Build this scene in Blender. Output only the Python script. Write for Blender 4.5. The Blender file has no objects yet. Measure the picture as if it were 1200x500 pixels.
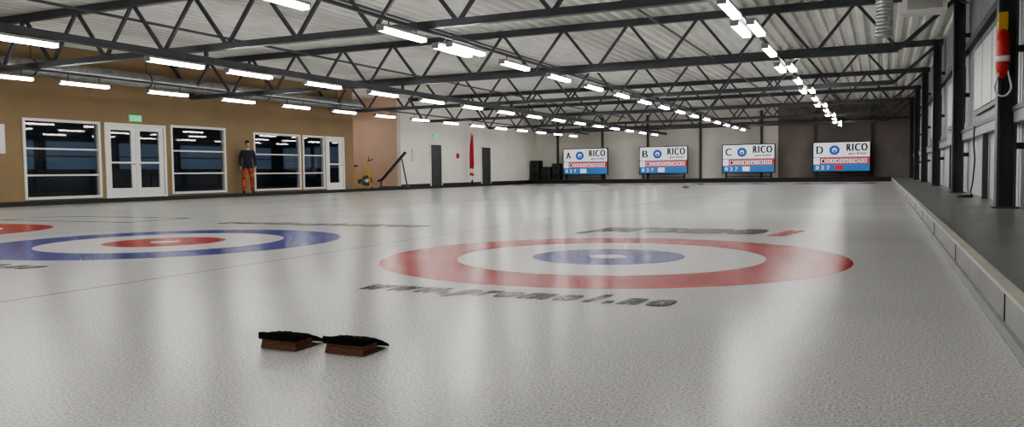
import bpy, bmesh, math, random
from mathutils import Vector, Matrix
random.seed(7)
C = bpy.context.scene.collection

# ------------------------------------------------------------------ materials
def newmat(name):
    m = bpy.data.materials.new(name); m.use_nodes = True
    nt = m.node_tree; b = nt.nodes["Principled BSDF"]
    return m, nt, b

def mat(name, col, rough=.5, metal=0., noise=0., nscale=8., bump=0., bscale=40., spec=.5, stretch=None):
    m, nt, b = newmat(name)
    b.inputs['Roughness'].default_value = rough
    b.inputs['Metallic'].default_value = metal
    b.inputs['Specular IOR Level'].default_value = spec
    b.inputs['Base Color'].default_value = (*col, 1)
    tc = nt.nodes.new('ShaderNodeTexCoord')
    mp = nt.nodes.new('ShaderNodeMapping'); nt.links.new(tc.outputs['Object'], mp.inputs['Vector'])
    if stretch: mp.inputs['Scale'].default_value = stretch
    n = nt.nodes.new('ShaderNodeTexNoise'); n.inputs['Scale'].default_value = nscale
    n.inputs['Detail'].default_value = 4
    nt.links.new(mp.outputs[0], n.inputs['Vector'])
    r = nt.nodes.new('ShaderNodeValToRGB')
    k = noise
    r.color_ramp.elements[0].position = .3; r.color_ramp.elements[1].position = .7
    r.color_ramp.elements[0].color = (*[c*(1-k) for c in col], 1)
    r.color_ramp.elements[1].color = (*[min(1, c*(1+k)) for c in col], 1)
    nt.links.new(n.outputs['Fac'], r.inputs['Fac'])
    nt.links.new(r.outputs['Color'], b.inputs['Base Color'])
    if bump:
        n2 = nt.nodes.new('ShaderNodeTexNoise'); n2.inputs['Scale'].default_value = bscale
        nt.links.new(mp.outputs[0], n2.inputs['Vector'])
        bp = nt.nodes.new('ShaderNodeBump'); bp.inputs['Strength'].default_value = bump
        bp.inputs['Distance'].default_value = .01
        nt.links.new(n2.outputs['Fac'], bp.inputs['Height']); nt.links.new(bp.outputs[0], b.inputs['Normal'])
    return m

def emis(name, col, strength, base=None):
    m, nt, b = newmat(name)
    b.inputs['Base Color'].default_value = (*(base or col), 1)
    b.inputs['Emission Color'].default_value = (*col, 1)
    b.inputs['Emission Strength'].default_value = strength
    return m

SX, SS, TY, TY2 = -2.006, 4.924, 6.209, 40.96
RED = (.40, .010, .020); BLUE = (.018, .028, .26)

def ice_shader(nt, colsock=None, col=None):
    """frosted, pebbled ice: diffuse body + partly rough dielectric reflection"""
    L = nt.links
    for n in list(nt.nodes):
        if n.type in ('BSDF_PRINCIPLED',): nt.nodes.remove(n)
    out = [n for n in nt.nodes if n.type == 'OUTPUT_MATERIAL'][0]
    tc = nt.nodes.new('ShaderNodeTexCoord')
    n = nt.nodes.new('ShaderNodeTexNoise'); n.inputs['Scale'].default_value = 80; n.inputs['Detail'].default_value = 1.5
    L.new(tc.outputs['Object'], n.inputs['Vector'])
    bp = nt.nodes.new('ShaderNodeBump'); bp.inputs['Strength'].default_value = .5; bp.inputs['Distance'].default_value = .002
    L.new(n.outputs['Fac'], bp.inputs['Height'])
    d = nt.nodes.new('ShaderNodeBsdfDiffuse'); g = nt.nodes.new('ShaderNodeBsdfGlossy')
    g.inputs['Roughness'].default_value = .155
    L.new(bp.outputs[0], g.inputs['Normal'])
    if colsock: L.new(colsock, d.inputs[0])
    else: d.inputs[0].default_value = (*col, 1)
    fr = nt.nodes.new('ShaderNodeFresnel'); fr.inputs['IOR'].default_value = 1.31
    mu = nt.nodes.new('ShaderNodeMath'); mu.operation = 'MULTIPLY'; mu.inputs[1].default_value = .58
    ad = nt.nodes.new('ShaderNodeMath'); ad.operation = 'ADD'; ad.inputs[1].default_value = .012
    L.new(fr.outputs[0], mu.inputs[0]); L.new(mu.outputs[0], ad.inputs[0])
    mx = nt.nodes.new('ShaderNodeMixShader')
    L.new(ad.outputs[0], mx.inputs[0]); L.new(d.outputs[0], mx.inputs[1]); L.new(g.outputs[0], mx.inputs[2])
    L.new(mx.outputs[0], out.inputs[0])

def ice_material():
    m, nt, b = newmat("ice")
    L = nt.links
    def M(op, a, b2=None):
        n = nt.nodes.new('ShaderNodeMath'); n.operation = op
        for i, x in enumerate((a, b2)):
            if x is None: continue
            if isinstance(x, (int, float)): n.inputs[i].default_value = x
            else: L.new(x, n.inputs[i])
        return n.outputs[0]
    def MIX(f, a, c):
        n = nt.nodes.new('ShaderNodeMix'); n.data_type = 'RGBA'
        L.new(f, n.inputs[0])
        for i, x in ((6, a), (7, c)):
            if isinstance(x, tuple): n.inputs[i].default_value = (*x, 1)
            else: L.new(x, n.inputs[i])
        return n.outputs[2]
    tc = nt.nodes.new('ShaderNodeTexCoord'); sp = nt.nodes.new('ShaderNodeSeparateXYZ')
    L.new(tc.outputs['Object'], sp.inputs[0]); X, Y = sp.outputs[0], sp.outputs[1]
    xi = M('DIVIDE', M('SUBTRACT', SX, X), SS)
    idx = M('ROUND', xi)
    lx = M('MULTIPLY', M('SUBTRACT', xi, idx), SS)
    ly = M('MINIMUM', M('ABSOLUTE', M('SUBTRACT', Y, TY)), M('ABSOLUTE', M('SUBTRACT', Y, TY2)))
    d = M('SQRT', M('ADD', M('MULTIPLY', lx, lx), M('MULTIPLY', ly, ly)))
    valid = M('MULTIPLY', M('GREATER_THAN', xi, -.45), M('LESS_THAN', xi, 3.45))
    par = M('MODULO', M('ABSOLUTE', idx), 2.0)
    outer = M('MULTIPLY', M('MULTIPLY', M('GREATER_THAN', d, 1.22), M('LESS_THAN', d, 1.83)), valid)
    inner = M('MULTIPLY', M('MULTIPLY', M('GREATER_THAN', d, .15), M('LESS_THAN', d, .61)), valid)
    house = M('MULTIPLY', M('LESS_THAN', d, 1.22), valid)
    n = nt.nodes.new('ShaderNodeTexNoise'); n.inputs['Scale'].default_value = .5; n.inputs['Detail'].default_value = 2
    L.new(tc.outputs['Object'], n.inputs['Vector'])
    r = nt.nodes.new('ShaderNodeValToRGB')
    r.color_ramp.elements[0].position = .2; r.color_ramp.elements[1].position = .8
    r.color_ramp.elements[0].color = (.46, .46, .452, 1); r.color_ramp.elements[1].color = (.56, .558, .545, 1)
    L.new(n.outputs['Fac'], r.inputs['Fac'])
    # fine pebble speckle
    n3 = nt.nodes.new('ShaderNodeTexNoise'); n3.inputs['Scale'].default_value = 105; n3.inputs['Detail'].default_value = 1
    L.new(tc.outputs['Object'], n3.inputs['Vector'])
    sr = nt.nodes.new('ShaderNodeMapRange'); sr.inputs[1].default_value = .32; sr.inputs[2].default_value = .68
    sr.inputs[3].default_value = .66; sr.inputs[4].default_value = 1.22
    L.new(n3.outputs['Fac'], sr.inputs[0])
    line = M('MULTIPLY', M('GREATER_THAN', M('ABSOLUTE', lx), SS/2-.012), 1.0)
    c = MIX(house, r.outputs['Color'], (.64, .63, .605))
    c = MIX(outer, c, MIX(par, RED, BLUE))
    c = MIX(inner, c, MIX(par, BLUE, RED))
    c = MIX(line, c, (.20, .20, .20))
    vm = nt.nodes.new('ShaderNodeVectorMath'); vm.operation = 'SCALE'
    L.new(c, vm.inputs[0]); L.new(sr.outputs[0], vm.inputs['Scale'])
    ice_shader(nt, vm.outputs[0])
    return m
M_ICE = ice_material()
def icepaint(name, col):
    m, nt, b = newmat(name); ice_shader(nt, None, col); return m

M_INK = icepaint("ice_ink_dark", (.016, .016, .02))
M_INKR = icepaint("ice_ink_red", (.42, .012, .022))
M_INKG = icepaint("ice_ink_olive", (.10, .11, .04))
M_INKL = icepaint("ice_ink_grey", (.06, .06, .075))
M_STEEL = mat("painted_steel", (.062, .067, .078), .45, .0, .15, 3)
M_DECK = mat("deck_metal", (.66, .66, .63), .5, .1, .10, 1.5)
M_BEIGE = mat("beige_wall", (.27, .19, .105), .7, 0, .08, 1.2, .1, 60)
M_PINK = mat("peach_wall", (.66, .48, .37), .7, 0, .06, 1.2)
M_WHITEW = mat("offwhite_wall", (.76, .74, .69), .65, 0, .05, 1)
M_GREYW = mat("pale_grey_wall", (.78, .76, .70), .65, 0, .06, .8)
M_DARKW = mat("dark_brown_wall", (.24, .205, .19), .7, 0, .12, 1)
M_PANELG = mat("grey_cladding", (.28, .29, .31), .4, .2, .1, 1)
M_PANELW = mat("pale_cladding", (.52, .53, .54), .45, .1, .08, 1)
M_TRIMW = mat("white_frame", (.75, .75, .73), .4, 0, .03, 3)
M_BLACK = mat("black_rubber_edge", (.012, .012, .014), .5, 0, .2, 8)
M_WALK = mat("walkway_rubber", (.17, .185, .178), .30, 0, .22, 2.5, .2, 120)
M_KERB = mat("kerb_board", (.24, .25, .25), .5, 0, .18, 2)
M_STRIP = mat("kerb_edge_strip", (.48, .46, .40), .45, 0, .1, 4)
M_GALV = mat("galvanised", (.46, .47, .48), .32, .85, .18, 5)
M_HOUS = mat("light_housing", (.35, .35, .34), .5)
M_WOOD = mat("hack_wood", (.17, .068, .036), .6, 0, .5, 30, .3, 90, stretch=(1, 4, 6))
M_RUB = mat("rough_rubber", (.010, .010, .011), .95, 0, .6, 120, 1., 260, spec=.2)
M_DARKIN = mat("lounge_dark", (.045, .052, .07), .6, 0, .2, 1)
M_LENS = emis("tube_lens", (1, .975, .93), 40)
M_FILL = emis("lounge_fill_lens", (1, .95, .88), 8)  # glow of the fill lamps added inside the lounge
M_YEL = mat("yellow_paint", (.65, .42, .03), .4)
M_REDP = mat("red_plastic", (.55, .03, .025), .35)
M_WPL = mat("white_plastic", (.75, .75, .73), .4)
M_GREEN = emis("exit_green", (.03, .55, .22), .9)
M_BLUEIN = emis("dusk_blue_window", (.10, .135, .19), .42)
M_CHROME = mat("chrome", (.6, .6, .6), .2, 1)
M_CABLE = mat("cable_black", (.01, .01, .01), .5)
M_GRAN = mat("granite", (.22, .22, .23), .3, 0, .6, 90)
M_DOORD = mat("dark_door", (.035, .037, .042), .5)

def glass_mat():
    m = bpy.data.materials.new("window_glass"); m.use_nodes = True; nt = m.node_tree; nt.nodes.clear()
    o = nt.nodes.new('ShaderNodeOutputMaterial'); mx = nt.nodes.new('ShaderNodeMixShader')
    t = nt.nodes.new('ShaderNodeBsdfTransparent'); t.inputs[0].default_value = (.62, .68, .74, 1)
    g = nt.nodes.new('ShaderNodeBsdfGlossy'); g.inputs['Roughness'].default_value = .02
    f = nt.nodes.new('ShaderNodeFresnel'); f.inputs['IOR'].default_value = 1.6
    nt.links.new(f.outputs[0], mx.inputs[0]); nt.links.new(t.outputs[0], mx.inputs[1]); nt.links.new(g.outputs[0], mx.inputs[2])
    nt.links.new(mx.outputs[0], o.inputs[0]); return m
M_GLASS = glass_mat()

# ------------------------------------------------------------------ mesh builder
class MB:
    def __init__(s): s.v = []; s.f = []; s.mi = []; s.mats = []; s.sm = []
    def _m(s, m):
        if m not in s.mats: s.mats.append(m)
        return s.mats.index(m)
    def add(s, vs, fs, m, smooth=False, mtx=None):
        o = len(s.v)
        for p in vs:
            p = Vector(p)
            if mtx: p = mtx @ p
            s.v.append(tuple(p))
        k = s._m(m)
        for f in fs: s.f.append([i+o for i in f]); s.mi.append(k); s.sm.append(smooth)
    def box(s, x0, x1, y0, y1, z0, z1, m, mtx=None):
        vs = [(x, y, z) for x in (x0, x1) for y in (y0, y1) for z in (z0, z1)]
        fs = [(0, 1, 3, 2), (4, 6, 7, 5), (0, 4, 5, 1), (2, 3, 7, 6), (0, 2, 6, 4), (1, 5, 7, 3)]
        s.add(vs, fs, m, False, mtx)
    def pane(s, x, y0, y1, z0, z1, m):      # single sheet facing +X
        s.add([(x, y0, z0), (x, y1, z0), (x, y1, z1), (x, y0, z1)], [(0, 1, 2, 3)], m)
    def bar(s, a, b, w, h, m, up=(0, 0, 1)):
        a = Vector(a); b = Vector(b); d = (b-a); L = d.length; d.normalize()
        upv = Vector(up)
        if abs(d.dot(upv)) > .98: upv = Vector((0, 1, 0))
        r = d.cross(upv).normalized(); u = r.cross(d).normalized()
        M = Matrix((( r.x, d.x, u.x, a.x), (r.y, d.y, u.y, a.y), (r.z, d.z, u.z, a.z), (0, 0, 0, 1)))
        s.box(-w/2, w/2, 0, L, -h/2, h/2, m, M)
    def cyl(s, a, b, r0, r1, m, n=16, smooth=True, caps=True):
        a = Vector(a); b = Vector(b); d = (b-a).normalized()
        t = Vector((0, 0, 1)) if abs(d.z) < .9 else Vector((1, 0, 0))
        x = d.cross(t).normalized(); y = d.cross(x)
        vs = []
        for p, r in ((a, r0), (b, r1)):
            for i in range(n):
                an = 2*math.pi*i/n; vs.append(p+x*(r*math.cos(an))+y*(r*math.sin(an)))
        s.add(vs, [(i, (i+1) % n, n+(i+1) % n, n+i) for i in range(n)], m, smooth)
        if caps: s.add(vs, [tuple(range(n-1, -1, -1)), tuple(range(n, 2*n))], m)
    def tube(s, pts, r, m, n=8):
        for a, b in zip(pts[:-1], pts[1:]): s.cyl(a, b, r, r, m, n)
        for p in pts[1:-1]: s.sph(p, (r, r, r), m, 8, 5)
    def sph(s, c, rad, m, n=20, k=12, mtx=None, fn=None):
        vs = []; fs = []
        for j in range(k+1):
            ph = math.pi*j/k
            for i in range(n):
                a = 2*math.pi*i/n
                p = Vector((math.sin(ph)*math.cos(a), math.sin(ph)*math.sin(a), math.cos(ph)))
                if fn: p = fn(p)
                vs.append((c[0]+rad[0]*p.x, c[1]+rad[1]*p.y, c[2]+rad[2]*p.z))
        for j in range(k):
            for i in range(n):
                fs.append((j*n+i, (j+1)*n+i, (j+1)*n+(i+1) % n, j*n+(i+1) % n))
        s.add(vs, fs, m, True, mtx)
    def lathe(s, c, prof, m, n=32):
        vs = []; fs = []
        for r, z in prof:
            for i in range(n):
                a = 2*math.pi*i/n; vs.append((c[0]+r*math.cos(a), c[1]+r*math.sin(a), c[2]+z))
        for j in range(len(prof)-1):
            for i in range(n): fs.append((j*n+i, j*n+(i+1) % n, (j+1)*n+(i+1) % n, (j+1)*n+i))
        s.add(vs, fs, m, True)
    def build(s, name, loc=None, rotz=0, parent=None, bevel=0):
        me = bpy.data.meshes.new(name); me.from_pydata(s.v, [], s.f)
        for m in s.mats: me.materials.append(m)
        for i, p in enumerate(me.polygons): p.material_index = s.mi[i]; p.use_smooth = s.sm[i]
        me.update()
        o = bpy.data.objects.new(name, me); C.objects.link(o)
        if loc: o.location = loc
        o.rotation_euler[2] = rotz
        if parent: o.parent = parent
        if bevel:
            b = o.modifiers.new('bevel', 'BEVEL'); b.width = bevel; b.segments = 2; b.limit_method = 'ANGLE'
        return o
def empty(name, loc=(0, 0, 0), rotz=0):
    o = bpy.data.objects.new(name, None); C.objects.link(o); o.location = loc; o.rotation_euler[2] = rotz
    o.empty_display_size = .1; return o

def textmesh(body, m, w, h, shear=0., bold=.0, space=1.0):
    """flat lettering mesh, bottom-left at origin, scaled to w x h"""
    cu = bpy.data.curves.new("t", 'FONT'); cu.body = body; cu.shear = shear; cu.offset = bold; cu.space_character = space
    cu.resolution_u = 4
    o = bpy.data.objects.new("t", cu); C.objects.link(o)
    bpy.context.view_layer.update()
    dg = bpy.context.evaluated_depsgraph_get()
    me = bpy.data.meshes.new_from_object(o.evaluated_get(dg))
    bpy.data.objects.remove(o)
    xs = [v.co.x for v in me.vertices]; ys = [v.co.y for v in me.vertices]
    x0, x1, y0, y1 = min(xs), max(xs), min(ys), max(ys)
    for v in me.vertices:
        v.co.x = (v.co.x-x0)/(x1-x0)*w; v.co.y = (v.co.y-y0)/(y1-y0)*h; v.co.z = 0
    vs = [tuple(v.co) for v in me.vertices]; fs = [tuple(p.vertices) for p in me.polygons]
    bpy.data.meshes.remove(me)
    return vs, fs, m

# ------------------------------------------------------------------ room shell
XL, XR, YF, YB, ZR = -20.4, 1.6, 48.3, -7.0, 4.3
XO = -25.4
Kx = .464
b = MB(); b.box(XL, Kx, YB, YF, -.1, 0, M_ICE); b.build("floor")
b = MB()
b.box(Kx+.05, XR, YB, YF, -.1, .165, M_WALK)
b.build("floor_walkway_right")
b = MB()
b.box(Kx, Kx+.05, YB, 46.5, -.1, .17, M_KERB)
b.box(Kx-.018, Kx, YB, 46.5, .0, .05, M_KERB)
b.box(Kx-.008, Kx+.045, YB, 46.5, .17, .188, M_STRIP)
y = YB+1.2
while y < 46:
    b.box(Kx-.004, Kx, y, y+.012, .05, .17, M_BLACK); y += 2.4
b.build("baseboard_right")
b = MB(); b.box(XO, -19.9, YB, YF, -.1, .10, M_WALK); b.build("floor_walkway_left")
b = MB(); b.box(-19.9, -19.82, YB, 46.5, 0, .12, M_BLACK); b.build("baseboard_left")
b = MB()
b.box(-19.9, Kx, 46.5, 46.62, 0, .24, M_BLACK)
b.build("baseboard_far")
b = MB(); b.box(-19.9, Kx+.05, 46.62, YF, -.1, .10, M_WALK); b.build("floor_walkway_far")

# far wall
b = MB()
b.box(XO, -5.4, YF, YF+.2, -.1, ZR+.2, M_GREYW)
b.box(-5.4, XR+.2, YF, YF+.2, -.1, ZR+.2, M_DARKW)
b.build("wall_far")
b = MB()
for x in (-18.9, -15.9, -13.0, -9.8, -6.3, -3.4, -.5):
    b.box(x-.06, x+.06, YF-.12, YF, .1, ZR-.2, M_STEEL)
b.box(XL, XR, YF-.1, YF, 3.35, 3.45, M_STEEL)
b.build("trim_far_posts")
b = MB(); b.box(XO, XR+.2, YB-.2, YB, -.1, ZR+.2, M_GREYW); b.build("wall_back")

# ceiling: corrugated deck
b = MB()
per = .30; x = XO-.2; prof = []
while x < XR+.3:
    prof += [(x, ZR+.09), (x+.10, ZR+.09), (x+.14, ZR), (x+.26, ZR)]; x += per
vs = []
for px, pz in prof: vs += [(px, YB-.2, pz), (px, YF+.2, pz)]
b.add(vs, [(2*i, 2*i+1, 2*i+3, 2*i+2) for i in range(len(prof)-1)], M_DECK)
b.box(XO-.2, XR+.3, YB-.2, YF+.2, ZR+.1, ZR+.25, M_DECK)
b.build("ceiling")

# left wall with openings  (y0,y1,z0,z1)
ops = [(13.80, 16.10, .14, 2.30), (16.24, 18.42, .10, 2.30), (18.62, 20.95, .16, 2.34),
       (22.30, 24.85, .16, 2.26), (24.98, 26.32, .16, 2.26), (26.40, 27.62, .10, 2.26)]
b = MB(); WT = .2
y = YB
for (a, c, z0, z1) in ops:
    b.box(XL-WT, XL, y, a, -.1, ZR+.1, M_BEIGE)
    b.box(XL-WT, XL, a, c, z1, ZR+.1, M_BEIGE)
    b.box(XL-WT, XL, a, c, -.1, z0, M_BEIGE)
    y = c
b.box(XL-WT, XL, y, 28.3, -.1, ZR+.1, M_BEIGE)
b.build("wall_left")
b = MB(); b.box(XO, XL-WT, 28.1, 28.3, -.1, ZR+.1, M_PINK); b.build("wall_recess_near")
b = MB(); b.box(XO, XL-.2, 32.0, 32.2, -.1, ZR+.1, M_PINK); b.build("wall_recess_far")
b = MB(); b.box(XO-.2, XO, YB, YF, -.1, ZR+.1, M_PINK); b.build("wall_recess_side")
b = MB(); b.box(XL-.2, XL, 32.0, YF, -.1, ZR+.1, M_WHITEW); b.build("wall_left_far")
b = MB(); b.box(XL, XL+.015, 32.0, YF, .1, .22, M_BLACK); b.build("baseboard_left_far")

# lounge behind the glass
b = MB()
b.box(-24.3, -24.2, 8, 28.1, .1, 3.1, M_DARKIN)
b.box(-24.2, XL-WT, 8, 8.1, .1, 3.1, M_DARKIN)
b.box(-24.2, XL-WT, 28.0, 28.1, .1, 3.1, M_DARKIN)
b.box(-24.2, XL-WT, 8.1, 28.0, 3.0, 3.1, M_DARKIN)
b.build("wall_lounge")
b = MB()
for k in range(7):
    y = 9.0+k*2.7
    b.box(-24.2, -24.17, y, y+2.3, 1.0, 1.9, M_BLUEIN)
    b.box(-24.2, -24.15, y-.06, y, .94, 1.96, M_STEEL)
    b.box(-24.2, -24.15, y+2.3, y+2.36, .94, 1.96, M_STEEL)
    b.box(-24.2, -24.15, y, y+2.3, 1.4, 1.44, M_STEEL)
    b.box(-24.2, -24.15, y-.06, y+2.36, .94, 1.0, M_STEEL)
    b.box(-24.2, -24.15, y-.06, y+2.36, 1.9, 1.96, M_STEEL)
for k in range(2):
    x = -23.9+k*1.7
    b.box(x, x+1.5, 27.97, 28.0, 1.0, 1.9, M_BLUEIN)
    b.box(x-.05, x, 27.95, 28.0, .95, 1.95, M_STEEL); b.box(x+1.5, x+1.55, 27.95, 28.0, .95, 1.95, M_STEEL)
    b.box(x, x+1.5, 27.95, 28.0, .95, 1.0, M_STEEL); b.box(x, x+1.5, 27.95, 28.0, 1.9, 1.95, M_STEEL)
b.build("window_lounge_rear")
b = MB()
for y in (11, 15, 19, 23, 26.5):
    b.box(-23.0, -22.4, y-.3, y+.3, 2.95, 3.0, M_HOUS); b.box(-22.97, -22.43, y-.27, y+.27, 2.94, 2.95, M_FILL)
b.build("lounge_fill_light")  # added lamps, put in to brighten the dark lounge
b = MB()
b.box(-22.6, -22.45, 29.4, 30.8, 3.5, 3.56, M_HOUS); b.box(-22.59, -22.46, 29.45, 30.75, 3.45, 3.5, M_LENS)
for y in (29.6, 30.6): b.bar((-22.52, y, 3.56), (-22.52, y, ZR), .015, .015, M_STEEL)
b.build("recess_fill_light")  # added fixture that lifts the dark recess and its peach wall
for k, (tx, ty) in enumerate([(-22.2, 14.6), (-22.4, 19.6), (-22.2, 23.6)]):
    b = MB()
    b.lathe((0, 0, 0), [(0, 0), (.28, 0), (.28, .02), (.04, .04), (.035, .70), (.1, .71), (.40, .715), (.41, .73), (.40, .745), (0, .745)], M_STEEL, 24)
    b.build("cafe_table", (tx, ty, .1))

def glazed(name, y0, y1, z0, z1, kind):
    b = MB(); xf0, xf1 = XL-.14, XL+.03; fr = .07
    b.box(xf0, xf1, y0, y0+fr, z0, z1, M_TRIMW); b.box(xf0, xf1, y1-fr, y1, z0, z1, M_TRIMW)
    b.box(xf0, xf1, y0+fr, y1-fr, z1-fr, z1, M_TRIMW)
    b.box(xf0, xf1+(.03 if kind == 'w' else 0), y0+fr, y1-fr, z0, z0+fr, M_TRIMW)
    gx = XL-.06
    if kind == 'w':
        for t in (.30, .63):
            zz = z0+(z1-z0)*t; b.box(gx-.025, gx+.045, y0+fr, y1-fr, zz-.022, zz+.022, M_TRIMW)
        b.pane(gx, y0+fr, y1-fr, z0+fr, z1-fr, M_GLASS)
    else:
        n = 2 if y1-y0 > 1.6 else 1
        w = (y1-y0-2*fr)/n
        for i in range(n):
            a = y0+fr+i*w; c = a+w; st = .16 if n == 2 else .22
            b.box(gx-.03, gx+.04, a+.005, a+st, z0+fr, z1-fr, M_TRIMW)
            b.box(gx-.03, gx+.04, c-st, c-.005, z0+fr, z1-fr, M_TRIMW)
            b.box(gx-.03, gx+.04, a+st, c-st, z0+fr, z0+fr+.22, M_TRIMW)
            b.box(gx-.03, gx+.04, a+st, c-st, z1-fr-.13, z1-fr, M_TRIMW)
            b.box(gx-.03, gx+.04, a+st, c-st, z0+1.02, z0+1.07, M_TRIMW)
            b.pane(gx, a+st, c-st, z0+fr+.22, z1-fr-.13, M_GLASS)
            hy = c-.08 if i == 0 else a+.08
            b.cyl((gx+.04, hy, z0+1.0), (gx+.09, hy, z0+1.0), .012, .012, M_CHROME, 8)
            b.bar((gx+.09, hy, z0+1.0), (gx+.09, hy+(-.12 if i == 0 else .12), z0+1.0), .018, .018, M_CHROME)
    b.build(name)
glazed("window_1", *ops[0], 'w'); glazed("door_1", *ops[1], 'd'); glazed("window_2", *ops[2], 'w')
glazed("window_3", *ops[3], 'w'); glazed("window_4", *ops[4], 'w'); glazed("door_2", *ops[5], 'd')

def wall_door(name, y0, y1, z1, m):
    b = MB()
    b.box(XL, XL+.05, y0-.07, y0, .1, z1+.07, M_TRIMW); b.box(XL, XL+.05, y1, y1+.07, .1, z1+.07, M_TRIMW)
    b.box(XL, XL+.05, y0, y1, z1, z1+.07, M_TRIMW)
    b.box(XL, XL+.03, y0, y1, .1, z1, m)
    b.bar((XL+.07, y0+.1, 1.1), (XL+.07, y0+.22, 1.1), .02, .02, M_CHROME)
    b.cyl((XL+.03, y0+.1, 1.1), (XL+.07, y0+.1, 1.1), .012, .012, M_CHROME, 8)
    b.build(name)
wall_door("door_3", 34.7, 35.75, 2.15, M_DOORD); wall_door("door_4", 40.3, 41.4, 2.15, M_DOORD)

# exit signs
for (y, z) in ((17.3, 2.47), (35.2, 2.6)):
    b = MB(); b.box(0, .05, -.2, .2, -.09, .09, M_GREEN)
    b.box(-.0, .055, -.215, -.2, -.1, .1, M_WPL); b.box(0, .055, .2, .215, -.1, .1, M_WPL)
    b.box(.05, .053, -.03, .03, -.03, .03, M_WPL); b.box(.05, .053, .07, .14, -.06, .06, M_WPL)
    b.build("exit_sign", (XL, y, z))
b = MB(); b.box(0, .03, 0, .6, 0, .75, M_TRIMW); b.box(.03, .034, .04, .56, .04, .71, M_WPL)
b.build("notice_board", (XL, 12.72, 1.35))
b = MB(); b.box(0, .12, 0, .38, 0, .55, M_WPL); b.box(.12, .124, .05, .33, .08, .47, M_TRIMW)
b.build("electrical_cabinet", (XL, 32.9, 1.35))
b = MB(); b.box(0, .10, 0, .16, 0, .26, M_REDP); b.cyl((.1, .08, .12), (.13, .08, .12), .035, .03, M_BLACK, 12)
b.build("fire_alarm_box", (XL, 37.4, 1.5))

# right wall
b = MB()
per = .22; y = YB; prof = []
while y < YF:
    prof += [(y, XR), (y+.13, XR), (y+.15, XR+.035), (y+.20, XR+.035)]; y += per
def ribs(z0, z1, m):
    vs = []
    for py, px in prof: vs += [(px, py, z0), (px, py, z1)]
    b.add(vs, [(2*i, 2*i+1, 2*i+3, 2*i+2) for i in range(len(prof)-1)], m)
ribs(-.1, 1.3, M_PANELW); ribs(1.3, ZR+.1, M_PANELG)
b.box(XR+.04, XR+.24, YB, YF, -.1, ZR+.1, M_PANELG)
b.build("wall_right")
TR = [-2.0, 5.0, 11.75, 18.75, 25.85, 32.8, 39.7, 46.2]
b = MB()
for y in TR:
    b.box(1.30, 1.33, y-.12, y+.12, .165, ZR, M_STEEL); b.box(1.48, 1.51, y-.12, y+.12, .165, ZR, M_STEEL)
    b.box(1.33, 1.48, y-.012, y+.012, .165, ZR, M_STEEL)
    b.box(1.26, 1.55, y-.16, y+.16, .165, .185, M_STEEL)
    for z in (.9, 2.1, 3.3): b.box(1.51, 1.60, y-.04, y+.04, z, z+.08, M_STEEL)
b.build("trim_posts_right")
b = MB()
for y0, y1 in zip(TR[:-1], TR[1:]):
    b.box(1.47, 1.58, y0+.13, y1-.13, 1.22, 1.40, M_PANELG)
    b.box(1.45, 1.47, y0+.13, y1-.13, 1.36, 1.42, M_STEEL)
    b.box(1.50, 1.58, y0+.13, y1-.13, 3.0, 3.12, M_STEEL)
    ym = (y0+y1)/2
    b.box(1.50, 1.58, ym-.05, ym+.05, .165, 1.22, M_STEEL)
b.build("trim_rail_right")
for (y0, y1, z0, z1) in ((13.0, 17.0, 1.62, 2.85), (19.6, 23.4, 1.62, 2.8), (27, 31, 1.6, 2.8)):
    b = MB(); b.box(1.54, 1.60, y0, y1, z0, z1, M_STEEL)
    n = 3; w = (y1-y0-.08*(n+1))/n
    for i in range(n):
        a = y0+.08+i*(w+.08); b.box(1.52, 1.54, a, a+w, z0+.08, z1-.08, M_PANELW)
    b.build("wall_panel_board")

# ------------------------------------------------------------------ roof steel
for y in TR:
    b = MB()
    zb, zt = 3.16, 4.2
    b.box(-19.6, .30, y-.07, y+.07, zb-.06, zb+.06, M_STEEL)
    b.box(XL, 1.55, y-.07, y+.07, zt-.07, zt+.09, M_STEEL)
    n = 12; x0 = -19.6; w = (.30-x0)/n
    for i in range(n):
        xa = x0+i*w; xm = xa+w/2; xb = xa+w
        b.bar((xa, y, zb), (xm, y, zt), .06, .06, M_STEEL, (0, 1, 0))
        b.bar((xm, y, zt), (xb, y, zb), .06, .06, M_STEEL, (0, 1, 0))
    b.bar((.30, y, zb), (1.45, y, zt), .08, .08, M_STEEL, (0, 1, 0))
    b.bar((-19.6, y, zb), (XL+.05, y, zt), .08, .08, M_STEEL, (0, 1, 0))
    b.build("roof_truss")

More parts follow.
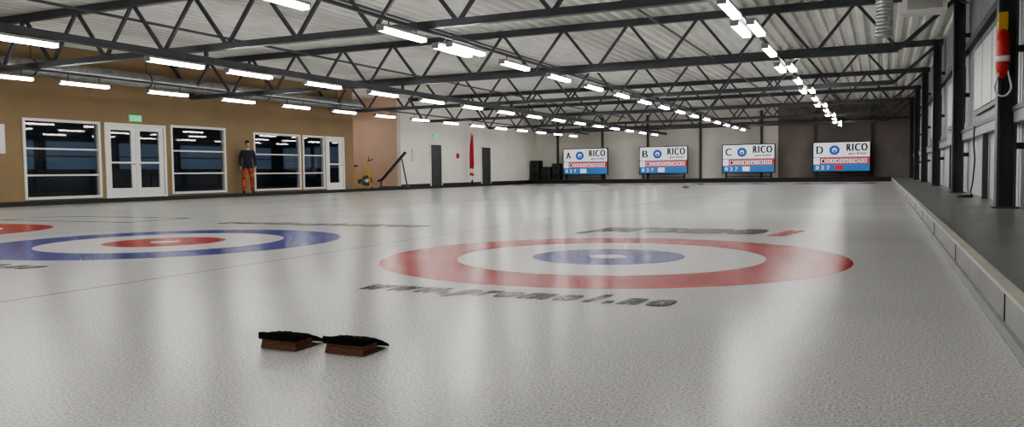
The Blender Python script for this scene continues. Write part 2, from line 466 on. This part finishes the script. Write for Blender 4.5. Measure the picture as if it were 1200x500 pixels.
# light rows
rows = [(-2.0, 3.0), (-6.93, 2.92), (-11.85, 2.80), (-16.8, 2.87)]
base = [-4.5, -2, .5, 3, 5.5, 8.0, 11.0, 12.9]+[15.3+2.5*i for i in range(13)]
r1 = [-4.5, -2, .5, 3, 5.5, 8.6, 11.9, 13.7]+[16.4+2.9*i for i in range(11)]
for k, (x, z) in enumerate(rows):
    b = MB()
    zr = 3.10 if k != 2 else 2.99
    wd = .05 if k != 2 else .12
    b.box(x-wd/2, x+wd/2, YB+.03, YF-.15, zr-(.05 if k != 2 else .12), zr, M_STEEL)
    if k == 2:
        for ty in TR: b.box(x-.03, x+.03, ty-.03, ty+.03, zr, 3.10, M_STEEL)
    for i, y in enumerate(r1 if k == 0 else base):
        offs = [0.]
        if k == 0 and i >= 7 and i % 2: offs = [-.12, .12]
        if k == 1 and i == 7: offs = [-.14, .14]
        for ox in offs:
            L = .62
            b.box(x+ox-.07, x+ox+.07, y-L-.02, y+L+.02, z+.005, z+.045, M_HOUS)
            b.box(x+ox-.06, x+ox+.06, y-L, y+L, z-.05, z+.005, M_LENS)
            b.box(x+ox-.065, x+ox+.065, y-L-.03, y-L, z-.055, z+.04, M_HOUS)
            b.box(x+ox-.065, x+ox+.065, y+L, y+L+.03, z-.055, z+.04, M_HOUS)
            for s in (-.4, .4):
                if zr-.1 > z+.045: b.bar((x+ox, y+s, z+.045), (x+ox*.3, y+s, zr-.03), .015, .015, M_STEEL)
    b.build("fluorescent_light_row")

# spiral duct
b = MB()
b.cyl((-19.5, YB+.2, 3.5), (-19.5, 27.5, 3.5), .2, .2, M_GALV, 24)
y = YB+.5
while y < 27.4:
    b.cyl((-19.5, y, 3.5), (-19.5, y+.025, 3.5), .207, .207, M_GALV, 24); y += .3
for y in (0, 4, 8, 13.5, 17, 22, 26):
    b.bar((-19.5, y, 3.69), (-19.5, y, ZR), .02, .02, M_STEEL)
    b.cyl((-19.5, y, 3.5), (-19.5, y+.04, 3.5), .215, .215, M_STEEL, 24)
b.cyl((-19.5, 27.5, 3.5), (XL, 27.9, 3.5), .2, .2, M_GALV, 24)
b.build("ventilation_duct")
b = MB()
for x in (-4.6, -9.4, -14.4): b.cyl((x, YB+.1, 4.02), (x, YF-.05, 4.02), .03, .03, M_STEEL, 10)
b.build("ceiling_pipe")
# air unit top right
b = MB()
b.box(-.38, .38, -.25, .25, -.2, .26, M_WPL)
b.box(-.33, .33, -.262, -.25, -.15, .05, M_TRIMW)
for i in range(7): b.box(-.30, .30, -.28, -.262, -.14+i*.027, -.13+i*.027, M_HOUS)
b.cyl((.2, -.25, .15), (.2, -.27, .15), .05, .05, M_BLACK, 16)
for sx in (-.3, .3): b.bar((sx, 0, .26), (sx, 0, .45), .03, .03, M_STEEL)
b.build("air_heater_unit", (.72, 17.6, 3.85))
b = MB()
for i in range(14):
    z = 3.3+i*.07; b.cyl((0, 0, z), (0, 0, z+.035), .15, .165, M_GALV, 20, caps=False); b.cyl((0, 0, z+.035), (0, 0, z+.07), .165, .15, M_GALV, 20, caps=False)
b.cyl((0, 0, 3.28), (0, 0, 3.3), .17, .17, M_GALV, 20)
b.build("flexible_duct", (.02, 17.7, 0))
b = MB()
pts = [(1.12, 17.3, 3.9), (1.25, 17.0, 3.75), (1.35, 16.3, 3.55), (1.45, 15.4, 3.5), (1.52, 14.6, 3.7), (1.55, 14.2, 4.2)]
b.tube(pts, .015, M_CABLE); b.build("power_cable")
b = MB()
pts = [(1.44, 15.9, 1.38), (1.43, 15.87, 1.1), (1.45, 15.85, .8), (1.42, 15.8, .45), (1.38, 15.7, .25)]
for i in range(22):
    a = i*.6; pts.append((1.28+.11*math.cos(a), 15.5+.17*math.sin(a), .182+.0015*i))
b.tube(pts, .012, M_CABLE); b.build("extension_cable")
b = MB(); b.box(-.06, .04, -.1, .1, -.12, .12, M_WPL); b.box(-.065, -.06, -.07, .07, -.03, .09, M_HOUS)
b.build("wall_socket_box", (1.40, 20.6, 1.62-.3))

# rescue float hung on the nearest post
b = MB()
px, py = 1.33, 11.50
b.lathe((px, py, 1.76), [(0, 0), (.03, .01), (.06, .05), (.075, .12), (.078, .28), (.078, .40), (.07, .50), (.045, .58), (.02, .61), (0, .615)], M_REDP, 24)
b.lathe((px, py, 1.76), [(.0775, .20), (.0805, .20), (.0805, .27), (.0775, .27)], M_WPL, 24)
b.box(px-.05, px+.05, py-.01, py+.12, 2.37, 2.46, M_YEL)
b.box(px-.05, px+.05, py-.03, py+.0, 2.34, 2.56, M_YEL)
rp = [(px-.03, py-.03, 1.86)]
for i in range(13):
    a = math.pi*i/12; rp.append((px+.09*math.cos(a+math.pi), py-.06, 1.66-.12*math.sin(a)))
rp.append((px+.05, py-.03, 1.86)); b.tube(rp, .011, M_WPL)
b.build("rescue_float")

# ------------------------------------------------------------------ ice lettering
def ice_text(body, x, y, w, h, m, shear=.3, sx=.03, sy=.05, space=1.3):
    """heavy italic lettering: the outline is laid several times with small offsets to thicken every stroke"""
    b = MB(); vs, fs, m = textmesh(body, m, w-sx, h-sy, shear, 0, space); k = 0
    for i in range(4):
        for j in range(4):
            b.add([(vx+sx*i/3, vy+sy*j/3, .0012+.00006*k) for vx, vy, _ in vs], fs, m); k += 1
    b.build("ice_lettering", (x, y, 0))
ice_text("www.promo1.no", -2.86, 3.88, 1.90, .38, M_INK, .3, .028, .055)
ice_text("promo", -3.14, 8.45, 2.0, 1.1, M_INK, .3, .09, .20, 1.15)
ice_text("1", -1.08, 8.62, .32, .90, M_INKR, .3, .10, .12)
ice_text("www.skarp.no", -7.8, 3.88, 1.90, .38, M_INKL, .3, .028, .055)
ice_text("curlinghallen", -8.9, 8.75, 3.5, .6, M_INKL, .2, .05, .09)
b = MB()
for (x0, x1, y0, y1) in ((-13.6, -10.5, 8.7, 8.8), (-13.6, -10.5, 9.9, 10.0), (-13.6, -13.5, 8.8, 9.9), (-10.6, -10.5, 8.8, 9.9)):
    b.add([(x0, y0, .0015), (x1, y0, .0015), (x1, y1, .0015), (x0, y1, .0015)], [(0, 1, 2, 3)], M_INKG)
b.build("ice_marking_frame")

# ------------------------------------------------------------------ hacks
def hack(x, y):
    b = MB(); W = .088
    for i in range(3):
        b.box(-W+.002*i, W-.002*i, .0+.002*i, .10, .001+i*.013, .013+i*.013, M_WOOD)
    nx, ny = 22, 30; top = []; bot = []
    for j in range(ny+1):
        t = j/ny; yy = -.006+t*.19
        zt = .070-.010*math.sin(min(1, t*2)*math.pi)-.052*max(0, (t-.28)/.72)**1.1
        zb2 = .040 if t < .5 else .040-.037*(t-.5)/.5
        for i in range(nx+1):
            s = i/nx*2-1
            xx = s*(W+.004)*(1-.10*t)
            nz = random.uniform(-.0028, .0028)
            edge = (abs(s)**4)*.004
            top.append((xx+random.uniform(-.001, .001), yy, zt-edge+nz)); bot.append((xx, yy, zb2))
    n1 = len(top); row = nx+1; fs = []
    for j in range(ny):
        for i in range(nx):
            a = j*row+i; fs.append((a, a+1, a+row+1, a+row)); fs.append((n1+a, n1+a+row, n1+a+row+1, n1+a+1))
    for j in range(ny):
        a = j*row; fs.append((a, a+row, n1+a+row, n1+a)); a += nx; fs.append((a, n1+a, n1+a+row, a+row))
    for i in range(nx):
        fs.append((i, n1+i, n1+i+1, i+1)); a = ny*row+i; fs.append((a, a+1, n1+a+1, n1+a))
    b.add(top+bot, fs, M_RUB)
    b.build("curling_hack", (x, y, 0))
hack(-2.145, 2.45); hack(-1.85, 2.475)

# curling stone
b = MB()
b.lathe((0, 0, 0), [(0, .003), (.06, .002), (.065, 0), (.075, .006), (.12, .022), (.142, .045), (.145, .057), (.142, .07), (.12, .092), (.08, .108), (0, .112)], M_GRAN, 32)
b.lathe((0, 0, 0), [(0, .113), (.07, .112), (.075, .118), (.05, .126), (0, .128)], M_REDP, 24)
b.tube([(0, -.04, .125), (0, -.04, .16), (0, .03, .172), (0, .08, .168)], .011, M_REDP)
b.build("curling_stone", (-7.1, 32, 0))

# ------------------------------------------------------------------ scoreboards
M_SW = emis("screen_white", (.80, .83, .86), .45); M_SB = emis("screen_blue", (.04, .16, .42), .5)
M_SR = emis("screen_red", (.50, .045, .055), .45); M_SK = mat("screen_ink", (.015, .015, .02), .5)
M_SG = emis("screen_grey", (.25, .27, .30), .3); M_LOGO = emis("logo_blue", (.03, .10, .40), .4)
def face(b, t, x, z, y, th=0.):
    vs, fs, m = t
    for k in range(3 if th else 1): b.add([(vx+x+th*k, y-.0005*k, vz+z) for vx, vz, _ in vs], fs, m)
for i, ch in enumerate("DCBA"):
    cx = SX-SS*i; root = empty("scoreboard", (cx, 47.45, .10))
    b = MB(); W = 1.42; z0, z1 = .47, 2.02
    b.box(-W-.05, W+.05, 0, .10, z0-.05, z1+.05, M_BLACK)
    b.build("cabinet", parent=root, bevel=.01)
    b = MB()
    yb = -.004
    zh = z0+.78
    b.box(-W, W, yb, .0, zh, z1, M_SW)
    b.box(-W, W, yb, .0, zh-.05, zh, M_SG)
    b.box(-W, W, yb, .0, zh-.40, zh-.05, M_SR)
    b.box(-W, W, yb, .0, z0, zh-.40, M_SB)
    b.box(-W, -W+.32, yb-.004, yb, zh-.40, zh-.05, M_SW)
    b.box(-W+1.1, -W+1.5, yb-.004, yb, z0+.06, zh-.46, M_SR if i == 0 else M_SW)
    for k in range(10):
        a = -W+.40+k*.235
        b.box(a, a+.19, yb-.004, yb, zh-.34, zh-.12, M_SW)
        face(b, textmesh(str((k+1) % 10), M_SK, .10, .17), a+.035, zh-.315, yb-.006, .01)
    for k in range(3):
        a = -W+.12+k*.28
        face(b, textmesh("027"[k], M_SW, .13, .2), a, z0+.09, yb-.004, .01)
    face(b, textmesh(ch, M_SK, .32, .42), -W+.14, zh+.17, yb-.004, .02)
    face(b, textmesh("RICO", M_SK, 1.02, .40, 0, 0, 1.25), .25, zh+.30, yb-.004, .025)
    face(b, textmesh("sport & fritid", M_SK, .9, .16, .3), .35, zh+.07, yb-.004, .008)
    b.build("display", parent=root)
    b = MB()
    b.cyl((-.35, yb-.001, zh+.36), (-.35, yb-.012, zh+.36), .27, .27, M_LOGO, 32, False)
    b.cyl((-.35, yb-.012, zh+.36), (-.35, yb-.016, zh+.36), .12, .12, M_SW, 24, False)
    b.cyl((-.35, yb-.016, zh+.32), (-.35, yb-.02, zh+.32), .07, .07, M_LOGO, 20, False)
    b.build("logo", parent=root)
    b = MB()
    for sx in (-1.25, 1.25):
        b.box(sx-.04, sx+.04, .02, .10, 0, z0-.05, M_BLACK)
        b.box(sx-.05, sx+.05, -.3, .4, 0, .05, M_BLACK)
    b.box(-1.25, 1.25, .04, .08, .18, .24, M_BLACK)
    b.build("stand", parent=root)

# black loudspeaker stack in the far left corner
b = MB()
for (x, y, w, d, h) in ((0, 0, .6, .6, 1.35), (.68, .05, .68, .55, .95), (1.44, 0.1, .5, .5, 1.15)):
    b.box(x, x+w, y, y+d, 0, h, M_BLACK)
    b.box(x+.04, x+w-.04, y-.012, y, .06, h-.06, M_DOORD)
    b.cyl((x+w/2, y-.013, h*.35), (x+w/2, y-.03, h*.35), w*.33, w*.28, M_BLACK, 24)
    b.cyl((x+w/2, y-.013, h*.75), (x+w/2, y-.03, h*.75), w*.18, w*.14, M_BLACK, 24)
b.build("loudspeaker_stack", (-20.3, 47.0, .1))

# flag (rolled) in stand
M_FR = mat("flag_red", (.45, .025, .035), .8); M_FW = mat("flag_white", (.7, .7, .7), .8); M_FB = mat("flag_blue", (.02, .04, .2), .8)
root = empty("flag", (-20.0, 38.4, .1))
b = MB(); b.lathe((0, 0, 0), [(0, 0), (.22, 0), (.22, .03), (.05, .06), (.04, .25), (0, .25)], M_BLACK, 24)
b.cyl((0, 0, .2), (0, 0, 2.70), .018, .018, M_WPL, 12); b.sph((0, 0, 2.73), (.04, .04, .04), M_YEL, 12, 8); b.build("pole", parent=root)
b = MB(); n = 40; K = 28
ringz = [2.66-2.2*k/K for k in range(K+1)]
def rr(k, i):
    a = 2*math.pi*i/n; r = (.06+.05*math.sin(math.pi*min(1, (k+.5)/K*.62)))*(1+.22*math.sin(5*a+k*.17))
    return (r*math.cos(a), r*math.sin(a), ringz[k]+.02*math.sin(3*a))
for k in range(K):
    ring = [rr(k, i) for i in range(n)]+[rr(k+1, i) for i in range(n)]
    for i in range(n):
        ph = (i+k*1.1) % n
        m = M_FR
        if 26 <= ph < 31: m = M_FW
        if 28 <= ph < 29: m = M_FB
        if K*.80 < k < K*.90: m = M_FW
        b.add([ring[i], ring[(i+1) % n], ring[n+(i+1) % n], ring[n+i]], [(0, 1, 2, 3)], m, True)
b.build("cloth", parent=root)

# exercise bike in the recess
root = empty("exercise_bike", (-21.0, 29.6, .1), math.radians(35))
b = MB()
for x in (-.5, .5): b.bar((x, -.28, .03), (x, .28, .03), .06, .06, M_BLACK)
b.bar((-.5, 0, .06), (.5, 0, .06), .07, .05, M_YEL)
b.bar((-.38, 0, .06), (-.22, 0, .95), .06, .06, M_YEL, (0, 1, 0)); b.bar((.45, 0, .06), (.30, 0, 1.15), .06, .06, M_YEL, (0, 1, 0))
b.bar((-.30, 0, .5), (.36, 0, .62), .06, .08, M_YEL, (0, 1, 0)); b.bar((-.02, 0, .3), (-.3, 0, .62), .05, .05, M_YEL, (0, 1, 0))
b.bar((-.02, 0, .3), (.38, 0, .38), .05, .05, M_YEL, (0, 1, 0))
b.build("frame", parent=root)
b = MB(); b.cyl((.28, -.02, .33), (.28, .02, .33), .24, .24, M_STEEL, 40); b.cyl((.28, -.035, .33), (.28, .035, .33), .08, .08, M_CHROME, 24)
b.cyl((-.02, -.04, .3), (-.02, .04, .3), .10, .10, M_BLACK, 24)
b.bar((-.02, -.08, .3), (.10, -.08, .18), .02, .03, M_CHROME, (0, 1, 0)); b.bar((-.02, .08, .3), (-.14, .08, .42), .02, .03, M_CHROME, (0, 1, 0))
b.cyl((-.02, -.09, .3), (-.02, .09, .3), .015, .015, M_CHROME, 10)
b.box(.05, .15, -.2, -.09, .165, .195, M_BLACK); b.box(-.19, -.09, .09, .2, .405, .435, M_BLACK); b.build("flywheel_and_pedals", parent=root)
b = MB(); b.sph((-.22, 0, .99), (.15, .09, .04), M_BLACK, 20, 10, None, lambda p: Vector((p.x, p.y*(1-.5*max(0, p.x)), p.z)))
b.tube([(.3, 0, 1.12), (.33, 0, 1.2)], .03, M_YEL)
b.tube([(.56, -.18, 1.28), (.36, -.22, 1.2), (.33, 0, 1.2), (.36, .22, 1.2), (.56, .18, 1.28)], .018, M_BLACK)
b.box(.36, .40, -.08, .08, 1.22, 1.36, M_BLACK); b.build("saddle_and_handlebar", parent=root)
# inclined training bench
root = empty("training_bench", (-20.15, 31.0, .1), math.radians(25))
b = MB()
b.bar((-.55, 0, .35), (.55, 0, 1.60), .36, .09, M_BLACK)
b.bar((-.72, 0, .30), (-.5, 0, .38), .36, .09, M_BLACK)
b.build("pad", parent=root)
b = MB()
b.bar((-.62, 0, .03), (.62, 0, .03), .06, .06, M_STEEL); b.bar((-.62, -.25, .03), (-.62, .25, .03), .06, .06, M_STEEL)
b.bar((.62, -.25, .03), (.62, .25, .03), .06, .06, M_STEEL); b.bar((-.60, 0, .04), (-.58, 0, .32), .06, .06, M_STEEL, (0, 1, 0))
b.bar((.60, 0, .04), (.36, 0, 1.32), .06, .06, M_STEEL, (0, 1, 0)); b.build("frame", parent=root)

# ------------------------------------------------------------------ person
M_JKT = mat("jacket_navy", (.018, .02, .035), .8, 0, .3, 12, .3, 40)
M_SKIN = mat("skin", (.48, .27, .19), .5); M_HAIR = mat("dark_hair", (.02, .014, .01), .7)
M_TRS = mat("patterned_trousers", (.36, .085, .045), .8, 0, .9, 9)
M_SHOE = mat("shoe", (.02, .02, .022), .5); M_EYEW = mat("eye_white", (.75, .75, .72), .3); M_LIP = mat("lip", (.35, .12, .1), .5)
M_SHIRT = mat("light_collar", (.6, .6, .62), .7)
def skin_obj(name, V, E, R, parent, sub=2, root=0, mats=(), fn=None):
    me = bpy.data.meshes.new(name); me.from_pydata(V, E, []); me.update()
    o = bpy.data.objects.new(name, me); C.objects.link(o)
    o.modifiers.new('s', 'SKIN'); sd = me.skin_vertices[0].data
    for i, r in enumerate(R):
        sd[i].radius = r if isinstance(r, tuple) else (r, r); sd[i].use_root = (i == root)
    s = o.modifiers.new('ss', 'SUBSURF'); s.levels = sub; s.render_levels = sub
    bpy.context.view_layer.update()
    dg = bpy.context.evaluated_depsgraph_get()
    m2 = bpy.data.meshes.new_from_object(o.evaluated_get(dg))
    bpy.data.objects.remove(o)
    m2.materials.clear()
    for m in mats: m2.materials.append(m)
    for p in m2.polygons:
        p.use_smooth = True
        p.material_index = fn(p.center) if fn else 0
    m2.name = name
    o = bpy.data.objects.new(name, m2); C.objects.link(o); o.parent = parent
    return o
man = empty("man", (-19.98, 21.55, .10), math.radians(50))
V = [(0, 0, .96), (0, -.01, 1.10), (0, 0, 1.27), (0, .01, 1.41), (0, .005, 1.50), (0, -.01, 1.60)]
R = [(.165, .125), (.155, .12), (.17, .13), (.155, .115), (.065, .07), (.055, .058)]
E = [(0, 1), (1, 2), (2, 3), (3, 4), (4, 5)]
for s in (1, -1):
    n = len(V)
    V += [(s*.19, .01, 1.43), (s*.25, .04, 1.15), (s*.245, -.05, .92), (s*.24, -.075, .86)]
    R += [.078, .06, (.045, .045), (.025, .035)]
    E += [(3, n), (n, n+1), (n+1, n+2), (n+2, n+3)]
    n = len(V)
    V += [(s*.10, 0, .88), (s*.13, -.02, .50), (s*.15, .015, .12), (s*.155, .01, .06)]
    R += [.115, .085, .07, .055]
    E += [(0, n), (n, n+1), (n+1, n+2), (n+2, n+3)]
def pm(c):
    if c.z > 1.515: return 1
    if abs(c.x) > .19 and c.z < .93 and c.z > .8 and c.y < -.02: return 1
    if c.z > .86 or (abs(c.x) > .195 and c.z > .80): return 0
    if c.z < .09: return 3
    return 2
skin_obj("body", V, E, R, man, 2, 0, (M_JKT, M_SKIN, M_TRS, M_SHOE), pm)
for s in (1, -1):
    fl = [.078, .085, .08, .065]
    for i in range(4):
        by = -.105+i*.020; L = fl[i]
        P = [(s*.24, -.075, .87), (s*.24, by+.005, .825), (s*.236, by, .825-L*.45), (s*.225, by+.006, .825-L*.75), (s*.212, by+.012, .825-L)]
        skin_obj("finger", P, [(0, 1), (1, 2), (2, 3), (3, 4)], [.011, .0095, .009, .0085, .007], man, 1, 0, (M_SKIN,))
    P = [(s*.24, -.085, .86), (s*.225, -.118, .83), (s*.212, -.13, .80), (s*.205, -.132, .775)]
    skin_obj("thumb", P, [(0, 1), (1, 2), (2, 3)], [.012, .011, .010, .008], man, 1, 0, (M_SKIN,))
b = MB()
for s in (1, -1):
    def sh(p): return Vector((p.x*(1-.2*abs(p.y)), p.y, max(p.z, -.75)))
    b.sph((s*.16, -.06, .042), (.05, .15, .055), M_SHOE, 20, 10, None, sh)
b.build("shoes", parent=man)
b = MB()
def hd(p):
    f = 1.0
    if p.z < -.1: f = 1-.28*(-p.z-.1)
    return Vector((p.x*f, p.y*(f if p.y > 0 else 1-.06*max(0, -p.z)), p.z))
HC = (0, -.015, 1.70)
b.sph(HC, (.077, .097, .122), M_SKIN, 28, 18, None, hd)
b.sph((0, -.118, 1.688), (.013, .018, .022), M_SKIN, 12, 8)
for s in (1, -1):
    b.sph((s*.031, -.100, 1.712), (.013, .009, .008), M_EYEW, 12, 8); b.sph((s*.031, -.108, 1.712), (.005, .004, .005), M_HAIR, 8, 6)
    b.sph((s*.078, -.008, 1.695), (.010, .018, .030), M_SKIN, 12, 8)
    b.box(s*.031-.017, s*.031+.017, -.113, -.100, 1.727, 1.732, M_HAIR)
b.sph((0, -.107, 1.650), (.022, .008, .006), M_LIP, 12, 6)
b.build("head", parent=man)
b = MB()
def cap(p):
    z = p.z
    if p.y < 0: z = max(z, .28)
    else: z = max(z, -.35)
    return Vector((p.x, p.y, z))
b.sph((0, -.008, 1.71), (.086, .104, .128), M_HAIR, 28, 18, None, cap)
b.build("beanie", parent=man)
b = MB(); b.lathe((0, 0, 0), [(.075, 1.50), (.072, 1.545), (.062, 1.55), (.060, 1.51)], M_SHIRT, 20); b.build("collar", parent=man)

# ------------------------------------------------------------------ world, camera
w = bpy.data.worlds.new("world"); bpy.context.scene.world = w; w.use_nodes = True
w.node_tree.nodes["Background"].inputs[0].default_value = (.02, .022, .03, 1)
w.node_tree.nodes["Background"].inputs[1].default_value = .2
try: bpy.context.scene.view_settings.look = 'AgX - Medium High Contrast'
except Exception: pass

f, h, yaw, pit, rol = 941.49, .6816, .4313, .0501, -.0130
F = Vector((-math.sin(yaw)*math.cos(pit), math.cos(yaw)*math.cos(pit), -math.sin(pit)))
R0 = Vector((math.cos(yaw), math.sin(yaw), 0)); U0 = R0.cross(F)
c, s = math.cos(rol), math.sin(rol)
Rc = R0*c+U0*s; Uc = U0*c-R0*s
cam = bpy.data.cameras.new("camera"); co = bpy.data.objects.new("camera", cam); C.objects.link(co)
cam.sensor_width = 36; cam.lens = 36*f/1200; cam.clip_start = .02; cam.clip_end = 200
Bk = -F
co.matrix_world = Matrix(((Rc.x, Uc.x, Bk.x, 0), (Rc.y, Uc.y, Bk.y, 0), (Rc.z, Uc.z, Bk.z, h), (0, 0, 0, 1)))
bpy.context.scene.camera = co
